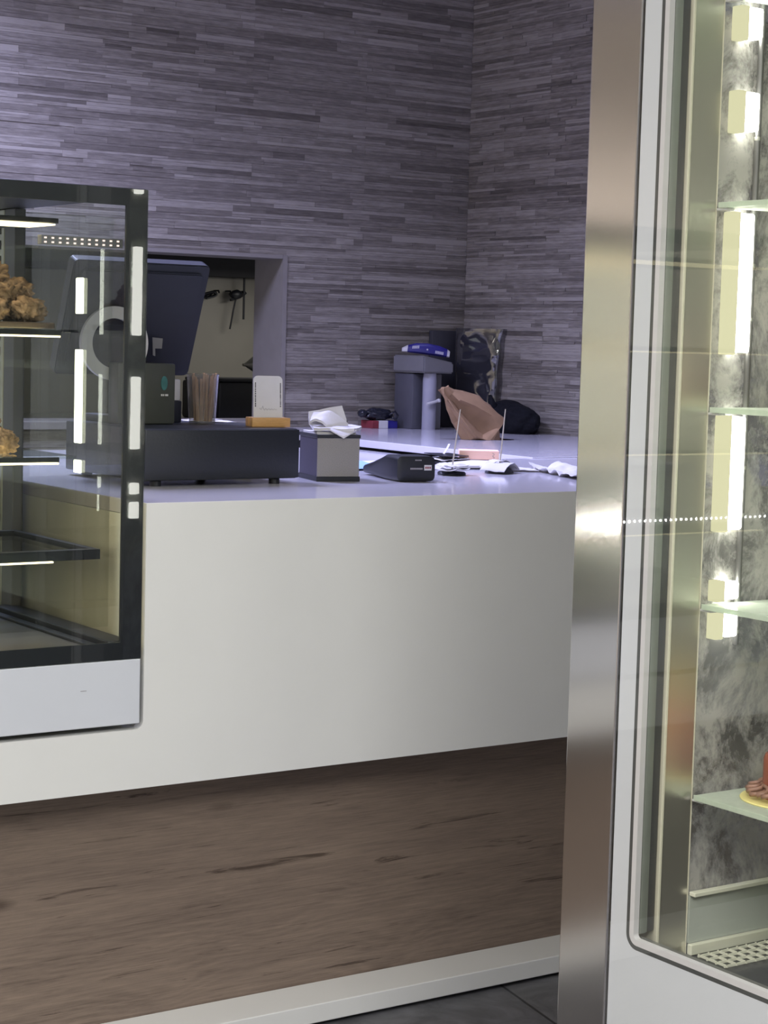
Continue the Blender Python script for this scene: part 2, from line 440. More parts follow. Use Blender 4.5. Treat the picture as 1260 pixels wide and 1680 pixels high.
slab([((-3.2, -6.5, -.06), (5.0, 4.4, 0))], 'floor', M['slate'])
slab([((-3.2, -6.5, 3.2), (5.0, 2.95, 3.26))], 'ceiling', M['ceil'])
slab([((-3.1, -.15, 2.43), (4.65, .55, 3.2))], 'ceiling_shade_bulkhead', M['ceil'])  # unseen drop added to keep the shop lights off the upper wall
slab([((-3.2, -6.5, 0), (-3.1, 2.95, 3.2))], 'wall_left', M['beige'])
slab([((-3.1, 2.76, 0), (1.29, 2.793, 3.2))], 'wall_back_left', M['beige'])
OP = (2.15, 3.80, 1.19, 1.797)
# back wall: stone strips over a backing with the serving hatch cut out
me, _ = strip_wall('wall_back', 0, 2.79, 1.3, 4.655, .95, 3.2, hole=OP)
wb = bpy.data.objects.new('wall_back', me); COL.objects.link(wb); tag(wb, kind='structure')
bk = MB()
for a, c in (((-3.1, 2.794, 0), (OP[0], 2.93, 3.2)), ((OP[1], 2.794, 0), (4.72, 2.93, 3.2)), ((OP[0], 2.794, 0), (OP[1], 2.93, OP[2])), ((OP[0], 2.794, OP[3]), (OP[1], 2.93, 3.2))): bk.box(a, c)
o = bk.build('wall_back_core', M['lining'], wb)
me, _ = strip_wall('wall_right', 1, 4.655, -1.0, 2.786, .95, 3.2)
wr = bpy.data.objects.new('wall_right', me); COL.objects.link(wr); tag(wr, kind='structure')
MB().box((4.659, -6.5, 0), (4.75, 2.79, 3.2)).build('wall_right_core', M['lining'], wr)
# hatch lining
tr = MB()
tr.box((OP[1]-.003, 2.782, OP[2]-.012), (OP[1]+.016, 2.99, OP[3]+.014))
tr.box((OP[0]-.014, 2.782, OP[3]), (OP[1]-.004, 2.99, OP[3]+.014))
tr.box((OP[0]-.014, 2.782, OP[2]-.012), (OP[0], 2.99, OP[3]))
tag(tr.build('trim_1', M['lining']), kind='structure')
tag(MB().box((OP[0], 2.76, OP[2]-.03), (OP[1]-.004, 3.0, OP[2]), .003).build('trim_2', M['lining']), kind='structure')
# kitchen seen through the hatch
slab([((1.2, 4.2, 0), (5.4, 4.3, 3.0))], 'wall_kitchen', M['kitchen'])
slab([((5.3, 2.95, 0), (5.4, 4.2, 3.0))], 'wall_kitchen_right', M['kitchen'])
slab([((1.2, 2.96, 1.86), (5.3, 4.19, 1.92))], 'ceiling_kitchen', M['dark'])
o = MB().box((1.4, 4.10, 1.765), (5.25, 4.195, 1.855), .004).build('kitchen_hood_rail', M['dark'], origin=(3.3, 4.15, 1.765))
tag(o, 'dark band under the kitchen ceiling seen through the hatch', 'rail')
kb = thing('kitchen_bench', (3.9, 3.6, 0), 'low kitchen bench behind the serving hatch', 'bench')
MB().box((2.4, 3.25, 1.12), (5.2, 4.05, 1.16), .004).build('bench_top', M['greyback'], kb, **W)
MB().box((2.45, 3.3, 0), (5.15, 4.0, 1.12), .004).build('bench_body', M['dark'], kb, **W)

# ------------------------------------------------------------------ service counter
sc = thing('service_counter', (3.2, .5, 0), 'long white counter with brown wood lower panel and white plinth', 'counter')
def arc(cx, cz, r, a0, a1, n=6): return [(cx+r*math.cos(math.radians(a0+(a1-a0)*i/n)), cz+r*math.sin(math.radians(a0+(a1-a0)*i/n))) for i in range(n+1)]
XC = 1.797; ZC = .7035
poly = [(.3, .581), (4.645, .581), (4.645, HC-.0005), (XC, HC-.0005)] + [(XC, ZC+.02)] + arc(XC-.016, ZC+.016, .016, 0, -90, 6) + [(.3, ZC)]
MB().prism(poly, 1, 0., .025).build('front_panel', M['white'], sc, **W)
ct = MB()
ct.prism([(XC+.001, .0005), (4.645, .0005), (4.645, 1.05), (.3, 1.05), (.3, .73), (XC+.001, .73)], 2, HC-.03, HC, .0012)
lab(ct.build('worktop', M['white_top'], sc, **W), 'glossy white worktop')
cb = MB(); cb.box((XC, .0255, .70), (XC+.018, .73, HC-.031)); cb.box((.3, .025, .681), (XC+.018, .73, .699)); cb.box((.3, .73, .66), (XC+.018, .745, HC-.031))
cb.build('case_recess', M['white'], sc, **W)
MB().box((.3, .13, .04), (4.645, .15, .579)).build('wood_panel', M['wood'], sc, **W)
MB().box((.3, .02, .5805), (4.645, .9, .60)).build('overhang', M['white'], sc, **W)
MB().box((.3, 0., .010), (4.645, .128, .052), .002).build('plinth', M['white'], sc, **W)
MB().box((.3, .03, 0), (4.645, .9, .0095)).build('toe_shadow_strip', M['dark'], sc, **W)  # dark strip painted in for the shadow gap under the plinth
MB().box((.3, .93, .05), (4.645, .95, HC-.031)).build('back_panel', M['white'], sc, **W)

rc = thing('return_counter', (4.1, 1.9, 0), 'white return counter running along the right stone wall', 'counter')
lab(MB().box((3.63, 1.0505, HC-.022), (4.648, 2.783, HC+.003), .0015).build('worktop', M['white_top'], rc, **W), 'glossy white worktop')
MB().box((3.695, 1.052, .08), (4.64, 2.78, HC-.0225)).build('cabinet', M['dark'], rc, **W)
MB().box((3.75, 1.06, 0), (4.64, 2.78, .08)).build('plinth', M['dark'], rc, **W)
iw = thing('inner_worktop', (2.9, 1.55, 0), 'lower white inner worktop tucked between front counter and return counter', 'worktop')
MB().box((2.2, 1.0515, HC-.060), (3.62, 2.10, HC-.030), .001).build('top', M['white_top'], iw, **W)
MB().box((2.25, 1.06, 0), (3.60, 2.08, HC-.0605)).build('base', M['dark'], iw, **W)
HR = HC+.003

# ------------------------------------------------------------------ pastry display case set into the counter
dc = thing('display_case', (1.15, .35, .705), 'black framed glass pastry case set into the white counter at left', 'display case')
X0, X1 = .55, 1.789
MB().box((X0, -.003, .716), (1.787, .03, .848), .0015).build('lower_panel', M['white_sat'], dc, **W)
MB().box((1.655, -.0036, .7915), (1.668, -.0031, .7926)).build('scuff_mark', M['ink_l'], dc, **W)
fb = MB()
for a, c in (((1.742, 0, .849), (X1, .006, 1.785)), ((X0, 0, .849), (1.742, .006, .884)), ((X0, 0, 1.752), (1.742, .006, 1.785)), ((X0, 0, .884), (X0+.045, .006, 1.752))): fb.box(a, c)
lab(fb.build('glass_border', M['black_print'], dc, **W), 'black printed border of the front glass')
MB().box((X0, -.0045, .849), (X1, -.0005, 1.785), .0008).build('front_glass', M['glass_case'], dc, **W)
MB().box((X0+.05, .108, .90), (1.768, .112, 1.735)).build('reflection_pane', M['glass_case'], dc, **W)  # extra pane added to give a second reflection of the cooler tubes
MB().box((1.779, .008, .87), (1.785, .60, 1.77)).build('side_glass', M['glass_dark'], dc, **W)
MB().box((X0, .008, 1.772), (X1, .70, 1.787), .002).build('top_panel', M['black_print'], dc, **W)
MB().box((X0, .04, .80), (1.785, .70, .868)).build('deck', M['deck'], dc, **W)
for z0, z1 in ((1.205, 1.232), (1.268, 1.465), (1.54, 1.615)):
    MB().box((1.7715, .262, z0), (1.7785, .290, z1), .002).build('tube_reflection', M['tube_glow'], dc, **W)  # added glowing strips imitate a second reflection of the cooler tubes
rl = MB(); rl.box((1.725, .02, .868), (1.778, .60, .884), .003); rl.box((1.70, .02, .868), (1.722, .60, .874), .002); rl.box((X0+.01, .57, .868), (1.70, .60, .884), .003)
rl.build('deck_rail', M['black'], dc, **W)
for nm, y0, y1, m_ in (('slotted_post', .635, .690, 'alu'), ('corner_post', .575, .632, 'mach_d')):
    po = MB().box((1.758, y0, .869), (1.784, y1, 1.771), .002).build(nm, M[m_], dc, **W)
    if nm == 'slotted_post':
        sl = MB(); z = .90
        while z < 1.74: sl.box((1.7568, .651, z), (1.7585, .663, z+.020)); z += .034
        sl.build('slot', M['dark'], po, origin=True)
MB().box((X0, .668, .87), (1.755, .672, 1.77)).build('rear_glass', M['glass'], dc, **W)
for zs, kind in ((1.500, 'glass'), (1.245, 'glass'), (1.036, 'frame')):
    if kind == 'glass':
        sh = MB().box((X0+.06, .125, zs), (1.70, .555, zs+.006), .001).build('shelf', M['shelfclear'], dc, **W)
        br = MB().box((X0+.06, .118, zs-.006), (1.66, .1245, zs+.004), .001).build('front_rail', M['black'], sh, origin=True)
    else:
        fr = MB(); fr.box((X0+.06, .14, zs), (1.764, .160, zs+.021), .001); fr.box((1.748, .160, zs), (1.764, .56, zs+.021), .001); fr.box((X0+.06, .54, zs), (1.748, .56, zs+.021), .001)
        sh = fr.build('shelf_frame', M['black'], dc, **W)
        MB().box((X0+.06, .1605, zs+.009), (1.7475, .5395, zs+.015)).build('shelf_glass', M['shelfclear'], sh, origin=True)
    MB().box((X0+.06, .121 if kind == 'glass' else .141, zs-.0105 if kind == 'glass' else zs-.004), (1.66, .245 if kind == 'glass' else .265, zs-.007 if kind == 'glass' else zs-.001)).build('led_strip', M['led_warm'], sh, origin=True)
cn = MB().box((X0+.06, .125, 1.716), (1.655, .50, 1.726), .001).build('canopy', M['black'], dc, **W)
MB().box((X0+.06, .119, 1.7115), (1.645, .245, 1.7145)).build('led_strip', M['led_warm'], cn, origin=True)
lb = MB().box((1.60, .085, 1.672), (1.778, .104, 1.690), .001).build('reflection_bar', M['mach'], dc, **W)  # added bar whose glowing dots imitate a reflected LED row
dd = MB()
for k in range(11):
    for zz in (1.6765, 1.685): dd.box((1.606+k*.0158, .0838, zz-.0016), (1.611+k*.0158, .0852, zz+.0016))
dd.build('glow_dots', M['glint_pink'], lb, origin=True)
# row of bare leds along the front ledge of the case (seen mirrored in the steel and the cooler glass)
ls = MB().box((.58, -.009, 1.080), (1.385, -.005, 1.096)).build('led_tape', M['white_sat'], dc, **W)
dd = MB(); k = 0
while .59+k*.0167 < 1.38: dd.box((.59+k*.0167, -.0105, 1.0855), (.5945+k*.0167, -.009, 1.0905)); k += 1
dd.build('glow_dots', M['led_dot'], ls, origin=True)

# pastries
tr1 = tag(MB().box((1.20, .20, 1.5065), (1.685, .42, 1.519), .003).build('pastry_tray', M['tray'], origin=(1.44, .31, 1.5065)), 'dark tray of brown pastries on the upper shelf of the glass case', 'tray')
def make_pastry(seed):
    r = thing('pastry', (0, 0, 0), 'x', 'pastry', group='brown pastries in the glass case')
    MB().blob((0, 0, .024), (.034, .030, .025), 4, .45, 2.6, seed, zmin=0, ridge=True).build('crust', M['pastry'], r, smooth=4)
    t = MB()
    rr = random.Random(seed)
    for k in range(5):
        a = k*1.25+rr.random(); p = [(.029*math.cos(a+q*.35), .025*math.sin(a+q*.35), .012+.026*math.sin(q*.62+.3)) for q in range(6)]
        t.tube(p, .0075, 8, .004)
    t.build('curl', M['pastry'], r, smooth=4)
    return r
protos = [make_pastry(i) for i in range(3)]
spots = [(1.645, .25, 0), (1.56, .24, 0), (1.60, .33, 0), (1.50, .31, 0), (1.655, .345, 0), (1.47, .22, 0), (1.615, .28, 1), (1.53, .27, 1), (1.645, .30, 1), (1.575, .285, 2)]
PL = 'brown curled pastry heaped on the tray on the upper glass shelf'
for i, (x, y, l) in enumerate(spots):
    loc = (x, y, 1.5195+l*.036); rz = i*1.7
    if i < 3: protos[i].location = loc; protos[i].rotation_euler = (0, 0, rz); protos[i]['label'] = PL
    else: copy_thing(protos[i % 3], loc, rz, PL)
for i, (x, y, l) in enumerate([(1.575, .22, 0), (1.50, .26, 0), (1.57, .31, 0), (1.555, .265, 1), (1.48, .34, 0)]):
    o = copy_thing(protos[i % 3], (x, y, 1.2515+l*.036), i*2.1+.5, 'brown curled pastry at the left edge on the middle glass shelf')
    o['group'] = 'brown pastries on the middle shelf of the case'

# ------------------------------------------------------------------ steel panel and cake cooler
CX = 2.15
sp = thing('steel_panel', (2.175, -.97, 0), 'tall brushed stainless steel panel between white counter and cake cooler', 'panel')
MB().box((CX, -1.033, .0), (CX+.055, -.909, 2.6), .0025).build('panel_face', M['steel'], sp, **W)
ck = thing('cake_cooler', (2.5, -1.8, 0), 'tall white framed glass cake cooler at right with lit glass shelves', 'cake cooler')
YE, ZT = -2.62, 2.50
def ring(y0, z0, r, t):      # L shaped strip with rounded corner: outer edge y0,z0, thickness t
    o_ = [(y0, ZT)] + [(y0-r+r*math.cos(a), z0+r-r*math.sin(a)) for a in [i*PI/16 for i in range(9)]] + [(YE, z0)]
    r2 = max(.001, r-t)
    i_ = [(y0-t, ZT)] + [(y0-t-r2+r2*math.cos(a), z0+t+r2-r2*math.sin(a)) for a in [i*PI/16 for i in range(9)]] + [(YE, z0+t)]
    return o_+i_[::-1]
o_ = [(-1.041, ZT), (-1.041, .04), (YE, .04), (YE, .497)] + [(-1.081-.026+.026*math.cos(a), .497+.026-.026*math.sin(a)) for a in [i*PI/16 for i in range(8, -1, -1)]] + [(-1.081, ZT)]
MB().prism(o_, 0, CX+.0005, CX+.012).build('front_frame', M['white_sat'], ck, **W)
MB().prism(ring(-1.081, .497, .026, .0075), 0, CX+.0005, CX+.010).build('black_seal', M['rubber'], ck, **W)
MB().prism(ring(-1.0885, .5045, .018, .0105), 0, CX+.0005, CX+.012).build('white_bead', M['paper'], ck, **W)
MB().box((CX-.006, YE, .04), (CX-.0005, -1.041, ZT), .001).build('door_glass', M['glass_door'], ck, **W)
MB().box((CX+.012, YE, .0), (2.85, -1.041, .46), .004).build('base', M['white_sat'], ck, **W)
MB().box((CX+.013, YE+.01, .4605), (CX+.022, -1.05, .515)).build('sill', M['greyback'], ck, **W)
YW = -1.10
pr = MB(); pr.box((CX+.013, YW, .52), (CX+.031, -1.045, 2.45), .003); pr.build('jamb_profile', M['gasket'], ck, smooth=S, **W)
MB().box((CX+.0315, YW+.004, .52), (CX+.050, -1.045, 2.45), .003).build('jamb_gasket', M['rubber'], ck, smooth=S, **W)
MB().box((CX+.0505, YW-.002, .47), (CX+.056, -1.045, 2.45), .001).build('jamb_edge', M['paleline'], ck, **W)
MB().box((CX+.0565, YW, .462), (2.2685, -1.09, 2.45)).build('mirror_strip', M['mirror'], ck, **W)
MB().box((2.2690, YW-.001, .462), (2.2705, -1.09, 2.45)).build('side_seam', M['paleline'], ck, **W)
lab(MB().box((2.2724, YW+.002, .462), (2.79, YW+.008, 2.45)).build('side_glass', M['frost'], ck, **W), 'grey stained side glass')
MB().box((2.80, YE, .462), (2.85, -1.05, 2.45)).build('back_wall', M['greyback'], ck, **W)
MB().box((CX+.013, YE, .462), (2.80, YE+.03, 2.45)).build('far_wall', M['greyback'], ck, **W)
MB().box((CX+.013, YE, 2.452), (2.85, -1.045, 2.55), .003).build('roof', M['white_sat'], ck, **W)
MB().box((CX+.023, YE+.031, .4605), (2.79, YW-.004, .468)).build('floor_plate', M['deck'], ck, **W)
MB().box((2.272, YW-.016, .572), (2.79, YW-.001, .579), .001).build('side_ledge', M['grid'], ck, **W)
MB().box((2.272, YW-.012, .469), (2.79, YW-.001, .488), .002).build('base_ledge', M['grid'], ck, **W)
MB().box((2.272, YW-.004, .489), (2.79, YW+.0015, .5715)).build('lower_side_panel', M['lowpanel'], ck, **W)
g = MB()
for k in range(4): g.box((2.272, YW-.028-k*.021-.0025, .4715), (2.785, YW-.028-k*.021, .4755))
x = 2.276
while x < 2.78: g.box((x, YW-.0945, .4715), (x+.0025, YW-.0245, .4755)); x += .0225
lab(g.build('drain_grille', M['grid'], ck, **W), 'white wire grille on the floor of the cooler')
ZS = (.7497, 1.075, 1.405, 1.742, 2.08)
for z in ZS:
    s_ = MB().box((2.2652, YE+.04, z-.008), (2.74, YW-.0125, z), .0008).build('shelf', M['shelfglass'], ck, **W)
    MB().box((2.2615, YE+.04, z-.0085), (2.265, YW-.0125, z+.0005), .0006).build('shelf_edge', M['shelfglass'], s_, origin=True)
    MB().box((2.2665, YW-.030, z-.0125), (2.282, YW-.004, z-.0085), .001).build('shelf_clip', M['paper'], s_, origin=True)
for z0, z1 in ((1.20, 1.39), (1.497, 1.727), (1.018, 1.062), (1.082, 1.112), (1.862, 1.925), (2.012, 2.062), (1.745, 1.752)):
    if z1-z0 < .01: continue
    l_ = MB().box((2.307, YW-.026, z0), (2.335, YW+.014, z1), .004).build('led_tube', M['led_white'], ck, **W)
    MB().box((2.288, YW-.022, z0-.004), (2.3065, YW+.0015, z1+.002), .002).build('tube_housing', M['led_side'], l_, origin=True)
for z0, z1 in ((.80, 1.03), (1.12, 1.36), (1.45, 1.70), (1.79, 2.03)):
    MB().box((2.307, YE+.035, z0), (2.335, YE+.055, z1), .004).build('led_tube', M['led_white'], ck, **W)  # unseen far-side tubes added to brighten the side wall and mirror strip
up = MB().tube([(2.352, YW-.0055, 1.0), (2.352, YW-.0055, 2.44)], .0055, 14).build('shelf_upright', M['upright'], ck, smooth=S, **W)
for z in (1.02, 1.22, 1.30, 1.55, 1.64, 1.85): MB().lathe([(.0065, 0), (.0065, .006)], (2.352, YW-.0055, z), 14).build('collar', M['alu'], up, origin=True)

# cakes
def cake_disc(root, r): return lab(MB().lathe([(r, 0), (r+.001, .0015), (r, .003), (r-.004, .0035)], seg=48).build('cake_board', M['gold'], root, smooth=S), 'gold cake board')
c1 = thing('chocolate_cake', (2.385, -1.216, ZS[0]), 'small glazed milk chocolate cake on gold disc on the lowest glass shelf', 'cake')
cake_disc(c1, .083)
MB().lathe([(.047, .003), (.047, .070), (.044, .077), (.036, .080), (0, .081)], seg=40).build('glazed_body', M['choc'], c1, smooth=math.radians(50))
MB().prism([(-.020, .075), (.012, .078), (.004, .104), (-.008, .116), (-.016, .100)], 1, -.012, .012, .003).build('topping', M['choc'], c1, smooth=S)
q = MB(); rr = random.Random(3)
for k in range(26):
    a = k*2*PI/26+rr.random()*.2; R_ = .056+rr.random()*.008; h = .008+rr.random()*.022
    b = a+rr.uniform(-.5, .5)
    q.tube([(R_*math.cos(a)+.013*math.cos(b+t), R_*math.sin(a)+.013*math.sin(b+t), h*(.5+t/6)+.004) for t in (0, .8, 1.6, 2.4, 3.2)], .0042, 8, .003)
q.build('chocolate_curls', M['curl'], c1, smooth=4)
c2 = thing('ribbon_cake', (2.388, -1.228, ZS[2]), 'dark chocolate cake with white chocolate loop on the shelf above the middle', 'cake')
cake_disc(c2, .066)
MB().lathe([(.052, .0035), (.054, .05), (.050, .066), (.03, .072), (0, .073)], seg=36).build('dark_body', M['dchoc'], c2, smooth=S)
q = MB(); rr = random.Random(5)
for k in range(26):
    a = rr.random()*2*PI; z = .006+rr.random()*.05
    q.box((-.009, -.003, -.011), (.009, .003, .011), .002, 1, rot=RZ(a)@RX(rr.uniform(-.6, .6)), piv=(0, 0, 0))
    for v in list(q.bm.verts)[-24:]: v.co += Vector((.055*math.cos(a), .055*math.sin(a), z+.006))
q.build('chocolate_flakes', M['dchoc'], c2)
rb = MB(); cdir = Vector((-.72, -.69, 0)); side = Vector((.69, -.72, 0)); base = cdir*.060
path = [(-.0125, .030), (-.0135, .055), (-.010, .072), (0, .080), (.010, .074), (.0125, .055), (.006, .030)]
rings = []
for i, (u, z) in enumerate(path):
    c_ = base+side*u+Vector((0, 0, z)); t0 = path[max(i-1, 0)]; t1 = path[min(i+1, len(path)-1)]
    nrm = Vector((0, 0, 0))+side*(t1[1]-t0[1])-Vector((0, 0, 1))*(t1[0]-t0[0]); nrm.normalize()
    rings.append([c_+nrm*.0035+cdir*.008, c_+nrm*.0035-cdir*.008, c_-nrm*.0035-cdir*.008, c_-nrm*.0035+cdir*.008])
rb.loft(rings); lab(rb.build('chocolate_loop', M['ribbon'], c2, smooth=S), 'white chocolate loop')
c3 = thing('red_glazed_cake', (2.50, -1.43, ZS[2]), 'red glazed cake mirrored in the steel strip of the cooler', 'cake')
cake_disc(c3, .08); MB().lathe([(.062, .0035), (.062, .055), (.05, .068), (0, .07)], seg=36).build('glazed_body', M['redglaze'], c3, smooth=S)
c4 = thing('layer_cake', (2.56, -1.45, ZS[0]), 'tall orange and yellow layer cake mirrored low in the steel strip', 'cake')
cake_disc(c4, .085)
MB().lathe([(.068, .0035), (.068, .09)], seg=36).build('orange_layer', M['orange'], c4, smooth=S)
MB().lathe([(.068, .0905), (.069, .16), (.05, .175), (0, .176)], seg=36).build('yellow_layer', M['yellow'], c4, smooth=S)

# ------------------------------------------------------------------ things on the counter
# cash drawer
cd = thing('cash_drawer', (2.175, .56, HC), 'long low black cash drawer on the white counter', 'cash drawer')
b = MB().box((1.975, .366, HC+.013), (2.378, .765, HC+.129), .004); b.build('body', M['drawer'], cd, smooth=S, **W)
MB().box((1.978, .360, HC+.015), (2.379, .3655, HC+.127), .0025).build('front_plate', M['drawer'], cd, smooth=S, **W)
for x, y in ((2.33, .39), (2.02, .39), (2.33, .74), (2.02, .74)):
    MB().lathe([(.013, 0), (.013, .011), (.011, .013)], (x, y, HC), 18).build('rubber_foot', M['black'], cd, smooth=S, **W)
ZD = HC+.1293
# card display stand (code left blank)
qs = thing('card_stand', (2.347, .452, ZD), 'white rounded card standing in a light wood block on the cash drawer', 'card stand', rz=math.radians(-12))
wb_ = MB(); wb_.box((-.047, -.026, 0), (.047, -.003, .0215), .0012); wb_.box((-.047, .0015, 0), (.047, .026, .0215), .0012); wb_.box((-.047, -.0028, 0), (.047, .0013, .006))
wb_.build('wood_base', M['oak'], qs, smooth=S)
cp = [(-.036, .0065), (.036, .0065), (.036, .108)] + arc(.025, .108, .011, 0, 90) + arc(-.025, .108, .011, 90, 180) + [(-.036, .108)]
card = MB().prism(cp, 1, -.0022, .0008).build('card', M['paper'], qs)
card.rotation_euler = (math.radians(-4), 0, 0)
rr = random.Random(2)
for sx in (-.0315, .0305):
    z = .046; tx = MB()
    while z < .10:
        h = rr.uniform(.0015, .0035); tx.box((sx-.0008, -.0026, z), (sx+.0016, -.00225, z+h)); z += h+rr.choice((.0006, .0006, .0016))
    lab(tx.build('side_lettering', M['ink'], card), 'tiny dark lettering running up one side')
sg = MB(); sg.tube([(-.022+i*.0022, -.0024, .0405+.0035*math.sin(i*1.9)*(1-.03*i)+(.005 if i in (3, 4) else 0)) for i in range(21)], .0004, 5)
lab(sg.build('signature', M['ink_l'], card), 'faint grey handwriting')

# cup of straws
cup_at = (2.2495, .594, ZD)
cu = thing('plastic_cup', cup_at, 'clear plastic cup full of brown straws on the cash drawer', 'cup')
MB().lathe([(.031, 0), (.0315, .004), (.038, .115), (.0395, .117), (.038, .119), (.0368, .116), (.030, .005), (0, .004)], seg=40).build('cup_wall', M['cupplastic'], cu, smooth=S)
rr = random.Random(4)
st0 = None
for k in range(20):
    a = rr.random()*2*PI; r0 = .022*math.sqrt(rr.random()); r1 = min(.031, r0*1.25+.004)
    p0 = Vector((cup_at[0]+r0*math.cos(a), cup_at[1]+r0*math.sin(a), ZD+.006)); a2 = a+rr.uniform(-.35, .35)
    h = rr.uniform(.098, .116); p1 = Vector((cup_at[0]+r1*math.cos(a2), cup_at[1]+r1*math.sin(a2), ZD+.006+h))
    d = p1-p0; rot = Vector((0, 0, 1)).rotation_difference(d.normalized()).to_euler()
    if st0 is None:
        o = MB().tube([(0, 0, 0), (0, 0, .11)], .0027, 8).build('straw', M['straw'], smooth=S); st0 = o
        tag(o, 'thin brown straw standing in the clear plastic cup', 'straw', 'brown straws in the plastic cup')
    else:
        o = st0.copy(); COL.objects.link(o)
    o.location = p0; o.rotation_euler = rot; o.scale = (1, 1, h/.11)

# till terminal
ps = thing('till_screen', (2.09, .66, ZD), 'back of a large black tilted till screen on the cash drawer', 'till screen')
rt = RX(math.radians(22))
pts = []
for (cx, cz, a0) in ((.165, .275, 0), (-.165, .275, 90), (-.165, .015, 180), (.165, .015, 270)): pts += arc(cx, cz, .012, a0, a0+90, 5)
pp = MB().prism(pts, 1, -.014, .020, .003)
for v in pp.bm.verts: v.co = rt @ v.co+Vector((2.09, .715, 1.405))
pp.build('screen_shell', M['pos'], ps, smooth=S, **W)
pp = MB().prism([(p[0]*.90, .145+(p[1]-.145)*.86) for p in pts], 1, -.022, -.0145, .003)
for v in pp.bm.verts: v.co = rt @ v.co+Vector((2.09, .715, 1.405))
pp.build('back_cover', M['pos'], ps, smooth=S, **W)
MB().box((2.02, .66, ZD), (2.16, .76, ZD+.018), .004).build('foot', M['pos'], ps, smooth=S, **W)
MB().box((2.05, .70, ZD+.0185), (2.13, .74, 1.47), .004).build('neck', M['pos'], ps, smooth=S, **W)
st = MB().prism([(2.145, 1.468), (2.163, 1.468), (2.165, 1.492), (2.138, 1.494), (2.140, 1.452), (2.146, 1.450)], 1, .6405, .643)
for v in st.bm.verts: v.co.y += .0
lab(st.build('sticker', M['mach'], ps, **W), 'pale torn sticker')
rg = MB(); n_ = 48
rings = []
for i in range(n_+1):
    a = 2*PI*i/n_; c_ = Vector((2.030+.072*math.cos(a), .626, 1.478+.072*math.sin(a))); e = Vector((math.cos(a), 0, math.sin(a)))
    rings.append([c_+e*.014+Vector((0, -.006, 0)), c_+e*.014+Vector((0, .006, 0)), c_-e*.014+Vector((0, .006, 0)), c_-e*.014+Vector((0, -.006, 0))])
rg.loft(rings, cap=False); lab(rg.build('back_ring', M['paper'], ps, smooth=S, **W), 'white ring on the back of the screen')
pb = thing('printer_box', (2.09, .60, ZD), 'dark grey green upright box with teal oval badge on the cash drawer', 'printer')
MB().box((2.01, .563, ZD), (2.160, .615, ZD+.142), .005).build('box_body', M['pos_box'], pb, smooth=S, **W)
ov = [(2.129+.0085*math.cos(a)*1.0, ZD+.096+.0165*math.sin(a)) for a in [i*2*PI/28 for i in range(28)]]
lab(MB().prism(ov, 1, .5605, .5628).build('badge', M['teal'], pb, **W), 'teal oval badge')
t_ = MB()
for i, wd in enumerate((.004, .003, .005, .003)): t_.box((2.1215+i*.0052, .5612, ZD+.066), (2.1215+i*.0052+wd*.85, .5628, ZD+.0705))
lab(t_.build('lettering', M['paper'], pb, **W), 'small pale lettering')
rp = thing('receipt_printer', (2.20, .67, ZD), 'small dark stand with white block between grey box and straw cup', 'stand')
MB().box((2.178, .645, ZD), (2.222, .69, ZD+.052), .003).build('stand_body', M['pos'], rp, smooth=S, **W)
MB().box((2.181, .648, ZD+.0525), (2.219, .688, ZD+.103), .003).build('white_block', M['paper'], rp, smooth=S, **W)
# papers at the rear of the drawer
for cs, nm, lb_ in (([(2.27, .64, ZD), (2.368, .635, ZD), (2.372, .755, ZD), (2.27, .757, ZD)], 'paper_sheet', 'white sheet of paper lying behind the straw cup on the cash drawer'),
                ([(2.305, .685, ZD+.003), (2.365, .70, ZD+.003), (2.33, .75, ZD+.003), (2.29, .74, ZD+.003)], 'folded_note', 'small folded note on the paper behind the straw cup')):
    tag(MB().sheet(cs, 8, 8, .003, 18, 3).build(nm, M['paper'], smooth=S, origin=cs[0]), lb_, 'paper')

# napkin holder
nh = thing('napkin_holder', (2.464, .415, HC), 'square dark mesh napkin holder beside the cash drawer', 'napkin holder', rz=math.radians(-13.8))
WX, DY, HH = .106, .136, .112
MB().box((0, 0, .008), (WX, .004, HH-.008), .0008).build('front_mesh', M['mesh'], nh)
MB().box((0, .0045, .008), (.004, DY-.0045, HH-.008), .0008).build('side_mesh', M['mesh_d'], nh)
MB().box((WX-.004, .0045, .008), (WX, DY-.0045, HH-.008), .0008).build('side_mesh', M['mesh_d'], nh)
MB().box((0, DY-.004, .008), (WX, DY, HH-.008), .0008).build('rear_mesh', M['mesh_d'], nh)
for z0, z1 in ((0, .012), (HH-.0085, HH)):
    rm = MB()
    for a, c in (((-.002, -.002), (WX+.002, .005)), ((-.002, DY-.005), (WX+.002, DY+.002)), ((-.002, .005), (.005, DY-.005)), ((WX-.005, .005), (WX+.002, DY-.005))): rm.box((*a, z0), (*c, z1), .001)
    rm.build('rim', M['black'], nh)
MB().box((.0045, .0055, .001), (WX-.0045, DY-.0055, .004)).build('bottom', M['black'], nh)
nm4 = parent_matrix(nh)
def nap(c, label, amp, seed, cat='napkin', thick=.004):
    w = [nm4 @ Vector(p) for p in c]
    o = MB().sheet(w, 14, 14, amp, 14, seed, thick).build('paper_napkin', M['tissue'], smooth=math.radians(60), origin=w[0]); tag(o, label, cat); return o
bend = lambda q, u, v: q+Vector((0, 0, .010*math.sin(PI*u)))
def nap2(c, label, amp, seed, thick, fold=None, freq=9):
    w = [nm4 @ Vector(p) for p in c]
    tag(MB().sheet(w, 16, 12, amp, freq, seed, thick, fold).build('paper_napkin', M['tissue'], smooth=math.radians(50), origin=w[0]), label, 'napkin')
nap2([(.004, .02, .106), (.10, .012, .106), (.10, .125, .106), (.006, .13, .106)], 'lowest white paper napkin lying level in the mesh holder', .004, 1, .010)
